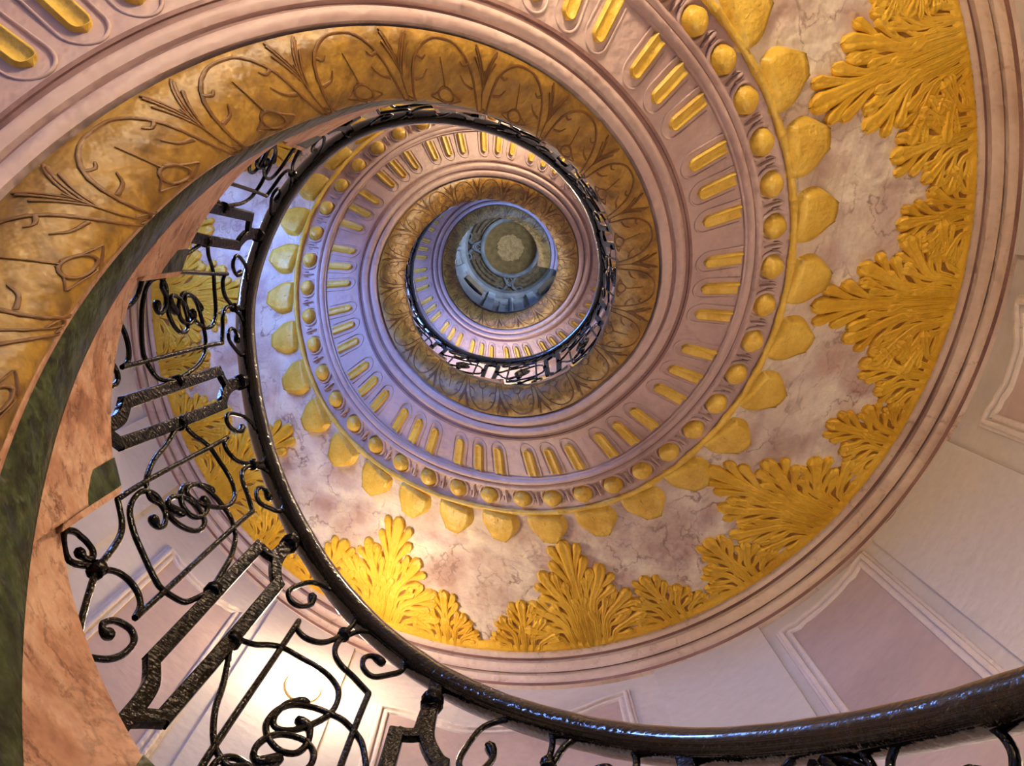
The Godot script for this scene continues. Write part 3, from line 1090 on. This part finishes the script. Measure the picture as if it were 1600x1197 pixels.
func build_railing():
	var rail := thing("stair_railing", "black wrought iron railing with scrollwork and round handrail along the open well", "railing")
	var mb := MB.new()
	var path := PackedVector3Array()
	var rad := PackedFloat32Array()
	var nz := FastNoiseLite.new()
	nz.seed = 5
	nz.frequency = 0.9
	for t in turns(-0.16, T_END - 0.01, 260.0):
		path.push_back(hx(r_rail(t), W_RAIL, t))
		rad.push_back(0.0245 + 0.0012 * nz.get_noise_1d(t * 60.0))
	mb.tube(path, rad, 14)
	put("handrail", mb.mesh(), mats.enamel, rail)
	var leaf := MB.new()
	for q in [[0.0, -0.055, 0.010], [-0.014, -0.045, 0.008], [0.012, -0.038, 0.007]]:
		var lpth := PackedVector3Array()
		var lrad := PackedFloat32Array()
		for m in 6:
			var f := m / 5.0
			var tt: float = 0.112 + q[0] * f * 0.7
			lpth.push_back(hx(r_rail(tt) + 0.004 * f, W_RAIL - 0.016 + q[1] * f, tt))
			lrad.push_back(q[2] * sin(PI * (0.25 + 0.72 * f)))
		leaf.tube(lpth, lrad, 6)
	put("forged_leaf", leaf.mesh(), mats.iron, rail)
	var bays := int(floor((T_END - 0.06 - 0.4045) / STEP))
	for k in range(-5, bays + 1):
		var tc := 0.4045 + k * STEP
		var fine := tc < 1.75
		var frame := MB.new()
		for bar in BAY["frame_bar"]:
			iron_bar(frame, bar, tc, 0.0052, 0.0052, 6 if fine else 5, fine)
		# collars that tie the scrolls together
		for c in [[-0.0045, 0.347, 0.0105], [0.0045, -0.412, 0.0115]]:
			collar(frame, tc + c[0], c[1], c[2], 0.020)
		var panel := put("scroll_panel", frame.mesh(), mats.iron, rail)
		for bar in BAY["scroll"]:
			var s := MB.new()
			iron_bar(s, bar, tc, 0.0050, 0.0088, 6 if fine else 5, fine)
			put("scroll", s.mesh(), mats.iron, panel)
		for side in [-1, 1]:
			var ring := MB.new()
			if side < 0:
				collar(ring, tc - 0.0372, -0.042, 0.0125, 0.016)
			else:
				collar(ring, tc + 0.0400, -0.040, 0.0125, 0.016)
			put("collar", ring.mesh(), mats.iron, panel)
	for k in range(-5, bays + 2):
		var tc := 0.3553 + k * STEP
		if tc > T_END - 0.02:
			break
		var post := MB.new()
		for bar in STANDARD:
			flat_bar(post, bar, tc, 0.0118, 0.0052)
		var p := put("post", post.mesh(), mats.iron, rail)
		var cm := MB.new()
		collar(cm, tc - 0.0043, 0.372, 0.0165, 0.022)
		put("collar", cm.mesh(), mats.iron, p)

# round bar through traced points, ending in a thicker forged knob
func iron_bar(mb: MB, pts: Array, tc: float, r0: float, r1: float, sides: int, fine: bool):
	var arr := []
	for p in pts:
		arr.push_back(Vector2(p[0] * 8.0, p[1]))
	var line := smooth2(arr, 4 if fine else 2)
	var path := PackedVector3Array()
	var rad := PackedFloat32Array()
	var n := line.size()
	for i in n:
		var t := tc + line[i].x / 8.0
		path.push_back(bar_point(t, line[i].y))
		var s := i / float(n - 1)
		rad.push_back(lerpf(r0, r1, smoothstep(0.90, 0.97, s)))
	if r1 > r0:
		path.push_back(path[n - 1] + (path[n - 1] - path[n - 2]).normalized() * r1 * 0.6)
		rad.push_back(r1 * 0.75)
		path.push_back(path[n - 1] + (path[n - 1] - path[n - 2]).normalized() * r1 * 0.9)
		rad.push_back(r1 * 0.05)
	mb.tube(path, rad, sides)

# flat iron, wide in the plane of the railing
func flat_bar(mb: MB, pts: Array, tc: float, hw: float, ht: float):
	var arr := []
	for p in pts:
		arr.push_back(Vector2(p[0] * TAU * 0.56, p[1] + PITCH * p[0]))
	var line := smooth2(arr, 5) if pts.size() > 3 else smooth2(arr, 3)
	var n := line.size()
	var out := PackedVector3Array()
	for i in n:
		var tg := (line[mini(i + 1, n - 1)] - line[maxi(i - 1, 0)]).normalized()
		var nn := Vector2(-tg.y, tg.x)
		for c in [[-1.0, -1.0], [-0.8, -1.25], [0.8, -1.25], [1.0, -1.0], [1.0, 1.0], [0.8, 1.25], [-0.8, 1.25], [-1.0, 1.0], [-1.0, -1.0]]:
			var q: Vector2 = line[i] + nn * hw * c[0]
			var dt := q.x / (TAU * 0.56)
			var t := tc + dt
			var r: float = r_rail(t) * 0.995 + c[1] * ht
			out.push_back(Vector3(r * cos(t * TAU), PITCH * tc + q.y, -r * sin(t * TAU)))
	mb.grid(out, n, 9, 1.0, PackedVector2Array(), true)

# a short ring wrapped round the bars
func collar(mb: MB, t: float, w: float, r: float, h: float):
	var c := bar_point(t, w)
	var prof := [Vector2(0.0, -h * 0.5), Vector2(r * 0.9, -h * 0.5), Vector2(r * 1.15, -h * 0.36), Vector2(r * 0.95, -h * 0.16), Vector2(r * 1.05, 0.0), Vector2(r * 0.95, h * 0.16), Vector2(r * 1.15, h * 0.36), Vector2(r * 0.9, h * 0.5), Vector2(0.0, h * 0.5)]
	mb.lathe(Transform3D(Basis(Vector3.UP, t * TAU), c), prof, 10)


# ------------------------------------------------------------------ pilasters and panels of the wall
# [turn of both edges]
const PILASTERS := [[-0.055, -0.010], [0.0505, 0.0915], [0.142, 0.184], [0.304, 0.341], [0.405, 0.437], [0.520, 0.556], [0.640, 0.676]]
# [turn of both edges, height of the top at both edges, sag of the middle]
const PANELS := [[0.004, 0.040, 3.17, 3.24, 0.05], [0.0985, 0.136, 3.60, 3.655, 0.02], [0.197, 0.287, 3.90, 3.96, 0.10], [0.350, 0.386, 4.30, 4.34, 0.04], [0.448, 0.508, 4.62, 4.78, 0.06], [0.568, 0.628, 5.10, 5.26, 0.06]]

func build_wall_relief():
	for a in PILASTERS:
		var mb := MB.new()
		var pts := PackedVector3Array()
		var rows := 9
		for i in rows:
			var t := lerpf(a[0], a[1], i / float(rows - 1))
			var lo := PITCH * t - 0.40
			var hi := PITCH * (t + 1.0) - 0.70
			for j in 2:
				pts.push_back(at_wall(t, lo if j == 0 else hi, 0.014))
		mb.grid(pts, rows, 2, 1.0)
		for e in [0, 1]:
			var t: float = a[e]
			var side := MB.new()
			mb.quad(at_wall(t, PITCH * t - 0.4, 0.014), at_wall(t, PITCH * (t + 1.0) - 0.70, 0.014), at_wall(t, PITCH * (t + 1.0) - 0.70, -0.01), at_wall(t, PITCH * t - 0.4, -0.01), at_wall(t, 0) - at_wall((a[0] + a[1]) * 0.5, 0))
		put("pilaster", mb.mesh(), mats.pilaster, wall_node)
	for a in PANELS:
		var t0: float = a[0]
		var t1: float = a[1]
		# outline: up one side, across the sagging top, down the other
		var top := []
		for i in 25:
			var s := i / 24.0
			var z := lerpf(a[2], a[3], s)
			var d := smoothstep(0.12, 0.36, s) * (1.0 - smoothstep(0.64, 0.88, s))
			z -= a[4] * d
			z += 0.018 * (exp(-pow((s - 0.16) / 0.05, 2.0)) + exp(-pow((s - 0.84) / 0.05, 2.0))) * -1.0
			top.push_back(Vector2(lerpf(t0, t1, s), z))
		var foot := PITCH * t0 + 0.15
		var field := MB.new()
		var pts := PackedVector3Array()
		for p in top:
			pts.push_back(at_wall(p.x, foot, 0.004))
			pts.push_back(at_wall(p.x, p.y, 0.004))
		field.grid(pts, top.size(), 2, 1.0)
		var pn := put("wall_panel", field.mesh(), mats.panel, wall_node)
		# frame moulding: profile [outward from the outline, relief]
		var prof := [[[-0.034, 0.002], [-0.030, 0.012]], [[-0.030, 0.012], [-0.020, 0.016], [-0.010, 0.010]], [[-0.010, 0.010], [-0.004, 0.008]], [[-0.004, 0.008], [-0.002, 0.020]], [[-0.002, 0.020], [0.008, 0.024], [0.016, 0.018]], [[0.016, 0.018], [0.018, 0.010]], [[0.018, 0.010], [0.028, 0.010]], [[0.028, 0.010], [0.032, 0.0]]]
		var line := [Vector2(t0, foot)]
		line.append_array(top)
		line.push_back(Vector2(t1, PITCH * t1 + 0.15))
		var r := r_wall((t0 + t1) * 0.5) * TAU
		var fr := MB.new()
		for seg in prof:
			for run in [[0, 1], [1, line.size() - 2], [line.size() - 2, line.size() - 1]]:
				var out := PackedVector3Array()
				for i in range(run[0], run[1] + 1):
					var here := Vector2(line[i].x * r, line[i].y)
					var d0 := (here - Vector2(line[i - 1].x * r, line[i - 1].y)).normalized() if i > 0 else Vector2.UP * -1.0
					var d1 := (Vector2(line[i + 1].x * r, line[i + 1].y) - here).normalized() if i < line.size() - 1 else Vector2.UP
					var n0 := Vector2(-d0.y, d0.x)
					var n1 := Vector2(-d1.y, d1.x)
					var m := (n0 + n1).normalized()
					m /= maxf(0.4, m.dot(n0))
					for p in seg:
						var q: Vector2 = here + m * p[0]
						out.push_back(at_wall(q.x / r, q.y, p[1]))
				fr.grid(out, run[1] - run[0] + 1, seg.size(), 1.0)
		put("panel_frame", fr.mesh(), mats.frame, pn)
	# hair crack in the plaster beside the right-hand panel
	var cr := MB.new()
	var path := PackedVector3Array()
	var rad := PackedFloat32Array()
	for p in smooth2([Vector2(0.074, 3.625), Vector2(0.0745, 3.60), Vector2(0.0765, 3.575), Vector2(0.080, 3.57), Vector2(0.084, 3.59)], 5):
		path.push_back(at_wall(p.x, p.y, 0.0145))
		rad.push_back(0.0016)
	cr.tube(path, rad, 5)
	put("hair_crack", cr.mesh(), mats.lantern_brown, wall_node)


# ------------------------------------------------------------------ the lantern over the well
# drum point: off metres in front of the wall, which widens below into the throat
func ld(off: float, a: float, y: float) -> Vector3:
	var r := 0.86
	if y < Y_CEIL + 0.8:
		r = lerpf(LANTERN_R, 0.86, clampf((y - Y_CEIL) / 0.8, 0.0, 1.0))
	return lp(r - off, a, y)

func lp(r: float, a: float, y: float) -> Vector3:
	return LANTERN + Vector3(r * cos(a), y, -r * sin(a))

func build_lantern():
	var y0 := Y_CEIL + 0.8
	var y1 := 17.0
	var R := 0.86
	var cone := MB.new()
	cone.lathe(Transform3D(Basis.IDENTITY, LANTERN), [Vector2(LANTERN_R + 0.02, Y_CEIL - 0.02), Vector2(LANTERN_R, Y_CEIL + 0.1), Vector2(R + 0.04, y0 - 0.1), Vector2(R - 0.01, y0), Vector2(R + 0.1, y0 + 0.02)], 64)
	structure(put("trim_2", cone.mesh(), mats.lantern), "grey sloping throat between the stairwell ceiling and the lantern")
	var node := MB.new()
	for s in [[R, -1.0], [R + 0.2, 1.0]]:
		var pts := PackedVector3Array()
		for i in 65:
			for j in 2:
				pts.push_back(lp(s[0], TAU * (i + 4) / 72.0, y0 if j == 0 else y1 + 0.15))
		node.grid(pts, 65, 2, -s[1])
		for q in [[y0, y0 + 0.5], [y1 - 0.6, y1 + 0.15]]:
			pts = PackedVector3Array()
			for i in 9:
				for j in 2:
					pts.push_back(lp(s[0], TAU * (i - 4) / 72.0, q[j]))
			node.grid(pts, 9, 2, -s[1])
	var drum := put("wall_lantern", node.mesh(), mats.lantern)
	structure(drum, "grey blue drum of the roof lantern with painted architecture")
	# tall window on the side turned away from the painted wall
	var wf := MB.new()
	for k in [-1.0, 0.0, 1.0]:
		var a: float = k * TAU * 3.8 / 72.0
		wf.block([lp(R + 0.08, a - 0.02, y0 + 0.5), lp(R + 0.08, a + 0.02, y0 + 0.5), lp(R + 0.08, a + 0.02, y1 - 0.6), lp(R + 0.08, a - 0.02, y1 - 0.6), lp(R + 0.12, a - 0.02, y0 + 0.5), lp(R + 0.12, a + 0.02, y0 + 0.5), lp(R + 0.12, a + 0.02, y1 - 0.6), lp(R + 0.12, a - 0.02, y1 - 0.6)])
	var lw := put("window_6", wf.mesh(), mats.frame)
	structure(lw, "tall window in the drum of the lantern")
	var gp := MB.new()
	var b := TAU * 4.0 / 72.0
	gp.block([lp(R + 0.095, -b, y0 + 0.5), lp(R + 0.095, b, y0 + 0.5), lp(R + 0.095, b, y1 - 0.6), lp(R + 0.095, -b, y1 - 0.6), lp(R + 0.10, -b, y0 + 0.5), lp(R + 0.10, b, y0 + 0.5), lp(R + 0.10, b, y1 - 0.6), lp(R + 0.10, -b, y1 - 0.6)])
	put("pane", gp.mesh(), mats.pane, lw)
	var dl := AreaLight3D.new()
	dl.name = "daylight"
	add_child(dl, true)
	dl.look_at_from_position(lp(R + 0.02, 0.0, (y0 + y1) * 0.5), lp(0.0, 0.0, (y0 + y1) * 0.5))
	dl.area_size = Vector2(0.55, 1.6)
	dl.light_color = Color(0.86, 0.92, 1.0)
	dl.light_energy = 6.0
	dl.area_range = 40.0
	dl.shadow_enabled = true
	# pilasters, niches and panels round the drum
	for k in 8:
		var a := TAU * (k + 0.5) / 8.0
		var mb := MB.new()
		var dw := 0.075
		for q in [[Y_CEIL + 0.12, y0], [y0, y0 + 2.4]]:
			mb.block([ld(0.0, a - dw, q[0]), ld(0.0, a + dw, q[0]), ld(0.0, a + dw, q[1]), ld(0.0, a - dw, q[1]), ld(0.05, a - dw, q[0]), ld(0.05, a + dw, q[0]), ld(0.05, a + dw, q[1]), ld(0.05, a - dw, q[1])])
		put("lantern_pilaster", mb.mesh(), mats.lantern_blue, drum)
	for k in 8:
		var a := TAU * k / 8.0
		if k % 2 == 0:
			for sd in [-1.0, 1.0]:
				var mb := MB.new()
				var pts := PackedVector3Array()
				for i in 9:
					var s := i / 8.0
					var aa: float = a + sd * 0.13 + lerpf(-0.085, 0.085, s)
					var arch := sqrt(maxf(0.0, 1.0 - pow(2.0 * s - 1.0, 2.0)))
					for m in 5:
						pts.push_back(ld(0.02, aa, lerpf(Y_CEIL + 0.15, y0 + 0.5 + 0.3 * arch, m / 4.0)))
				mb.grid(pts, 9, 5, 1.0)
				put("arched_field", mb.mesh(), mats.lantern_blue, drum)
			var col := MB.new()
			var cp := PackedVector3Array()
			var cr := PackedFloat32Array()
			for m in 8:
				var f := m / 7.0
				cp.push_back(ld(0.03, a, lerpf(Y_CEIL + 0.12, y0 + 0.9, f)))
				cr.push_back(0.05 if m == 0 or m == 7 else 0.032)
			col.tube(cp, cr, 8)
			put("column", col.mesh(), mats.lantern_blue, drum)
		else:
			var mb := MB.new()
			mb.block([lp(R, a - 0.22, y0 + 0.25), lp(R, a + 0.22, y0 + 0.25), lp(R, a + 0.22, y0 + 1.6), lp(R, a - 0.22, y0 + 1.6), lp(R - 0.03, a - 0.22, y0 + 0.25), lp(R - 0.03, a + 0.22, y0 + 0.25), lp(R - 0.03, a + 0.22, y0 + 1.6), lp(R - 0.03, a - 0.22, y0 + 1.6)])
			put("dark_field", mb.mesh(), mats.lantern_brown, drum)
	for y in [y0 + 1.75, y0 + 2.7]:
		var mb := MB.new()
		var prof := [Vector2(R, -0.10), Vector2(R - 0.05, -0.08), Vector2(R - 0.05, -0.02), Vector2(R - 0.09, 0.02), Vector2(R - 0.09, 0.08), Vector2(R, 0.10)]
		mb.lathe(Transform3D(Basis.IDENTITY, LANTERN + Vector3(0, y, 0)), prof, 64)
		put("lantern_cornice", mb.mesh(), mats.lantern, drum)
	# ceiling ring with the round fresco
	var ring := MB.new()
	ring.lathe(Transform3D(Basis.IDENTITY, LANTERN + Vector3(0, y1, 0)), [Vector2(R + 0.1, 0.0), Vector2(0.49, 0.0), Vector2(0.49, 0.06)], 64)
	var top := put("ceiling_lantern", ring.mesh(), mats.lantern_brown)
	structure(top, "brown ceiling ring of the lantern around a round fresco")
	var rim := MB.new()
	rim.lathe(Transform3D(Basis.IDENTITY, LANTERN + Vector3(0, y1, 0)), [Vector2(0.545, 0.0), Vector2(0.545, -0.03), Vector2(0.48, -0.03), Vector2(0.47, 0.06)], 64)
	put("fresco_rim", rim.mesh(), mats.lantern, top)
	var rim2 := MB.new()
	rim2.lathe(Transform3D(Basis.IDENTITY, LANTERN + Vector3(0, y1, 0)), [Vector2(R, 0.0), Vector2(R, -0.04), Vector2(0.80, -0.04), Vector2(0.79, 0.0)], 64)
	put("outer_rim", rim2.mesh(), mats.lantern, top)
	var dome := MB.new()
	var prof := []
	for i in 9:
		var g := i / 8.0 * PI * 0.5
		prof.push_back(Vector2(0.49 * cos(g), 0.05 + 0.22 * sin(g)))
	dome.lathe(Transform3D(Basis.IDENTITY, LANTERN + Vector3(0, y1, 0)), prof, 48)
	put("fresco", dome.mesh(), mats.fresco, top)
	# paler tan patch in the middle of the fresco, ragged outline
	var pale_patch := MB.new()
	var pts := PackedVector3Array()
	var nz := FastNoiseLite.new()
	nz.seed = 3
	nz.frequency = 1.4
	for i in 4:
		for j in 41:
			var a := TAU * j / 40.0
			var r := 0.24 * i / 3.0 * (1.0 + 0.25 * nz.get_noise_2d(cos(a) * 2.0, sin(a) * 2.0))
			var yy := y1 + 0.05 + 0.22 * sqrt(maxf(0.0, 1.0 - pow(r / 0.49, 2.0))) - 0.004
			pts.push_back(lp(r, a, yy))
	pale_patch.grid(pts, 4, 41, -1.0, PackedVector2Array(), true)
	put("pale_fresco_patch", pale_patch.mesh(), mats.fresco_light, top)
	# four strapwork cartouches and the beams of grain between them
	for k in 4:
		var a := TAU * k / 4.0 + 0.03
		var mb := MB.new()
		var map := func(x: float, h: float, e: float) -> Vector3:
			return lp(h, a + x / 0.66, y1 - e)
		for sd in [-1.0, 1.0]:
			finger(mb, map, [Vector2(sd * 0.13, 0.81), Vector2(sd * 0.09, 0.76), Vector2(sd * 0.045, 0.68), Vector2(sd * 0.08, 0.60), Vector2(sd * 0.13, 0.54)], 0.026, 0.026, 0.03, 4)
			finger(mb, map, [Vector2(sd * 0.10, 0.75), Vector2(sd * 0.16, 0.73), Vector2(sd * 0.20, 0.76), Vector2(sd * 0.18, 0.79)], 0.014, 0.018, 0.025, 4)
			finger(mb, map, [Vector2(sd * 0.02, 0.555), Vector2(sd * 0.05, 0.59), Vector2(sd * 0.03, 0.63), Vector2(0.0, 0.64)], 0.016, 0.016, 0.025, 4)
		finger(mb, map, [Vector2(-0.05, 0.68), Vector2(0.0, 0.68), Vector2(0.05, 0.68)], 0.03, 0.03, 0.03, 3)
		put("cartouche", mb.mesh(), mats.lantern, top)
		for j in 3:
			var beam := MB.new()
			var bmap := func(x: float, h: float, e: float) -> Vector3:
				return lp(h, a + PI * 0.25 + x / 0.66, y1 - e)
			var rr := 0.58 + 0.075 * j
			finger(beam, bmap, [Vector2(-0.24 - 0.03 * j, rr), Vector2(0.0, rr), Vector2(0.24 + 0.03 * j, rr)], 0.022, 0.022, 0.012, 4)
			put("ceiling_rib", beam.mesh(), mats.lantern_brown, top)


# ------------------------------------------------------------------ lamps
# [turn, height, energy, label]; all after the first are added for their light
const LAMPS := [
	[0.3165, 3.93, 0.62, "glowing oval glass wall lamp behind the scrollwork at the lower left"],
	[-0.2135, 1.65, 2.1, "added oval glass wall lamp low on the wall, out of sight below the cornice"],
	[0.085, 1.55, 0.75, "added oval glass wall lamp beside the lowest steps, out of sight below the handrail"],
	[0.8165, 5.95, 2.0, "added oval glass wall lamp above the second flight, hidden behind the stairs"],
	[1.3165, 7.95, 2.0, "added oval glass wall lamp above the third flight, hidden behind the stairs"],
	[2.3165, 11.9, 1.6, "added oval glass wall lamp under the upper ceiling, hidden behind the stairs"],
]

func build_lamps():
	for a in LAMPS:
		var lamp := thing("wall_lamp", a[3], "lamp", "oval wall lamps")
		var t: float = a[0]
		var out := Vector3(-cos(t * TAU), 0, sin(t * TAU))
		var c := at_wall(t, a[1], 0.05)
		var right := Vector3.UP.cross(out)
		var frame := Transform3D(Basis(right, out, Vector3.UP * 1.55), at_wall(t, a[1], 0.0))
		# oval plate on the wall, rim round the glass, bulging glass
		var plate := MB.new()
		plate.lathe(frame, [Vector2(0.0, 0.010), Vector2(0.080, 0.010), Vector2(0.088, 0.008), Vector2(0.090, -0.012)], 32)
		put("wall_plate", plate.mesh(), mats.brass, lamp)
		var rim := MB.new()
		rim.lathe(frame, [Vector2(0.084, 0.010), Vector2(0.087, 0.016), Vector2(0.085, 0.022), Vector2(0.081, 0.023), Vector2(0.078, 0.020)], 32)
		put("rim", rim.mesh(), mats.brass, lamp)
		var shade := MB.new()
		var prof := []
		for i in 10:
			var g := lerpf(0.0, PI * 0.5, i / 9.0)
			prof.push_back(Vector2(0.079 * cos(g), 0.018 + 0.088 * sin(g)))
		shade.lathe(frame, prof, 32)
		put("glass_shade", shade.mesh(), mats.glow, lamp)
		var l := OmniLight3D.new()
		l.name = "lamp_light"
		lamp.add_child(l)
		l.position = at_wall(t, a[1], 0.25)
		l.light_color = Color(1.0, 0.89, 0.74)
		l.light_energy = a[2]
		l.light_size = 0.08
		l.omni_range = 40.0
		l.omni_attenuation = 2.0
		l.shadow_enabled = true
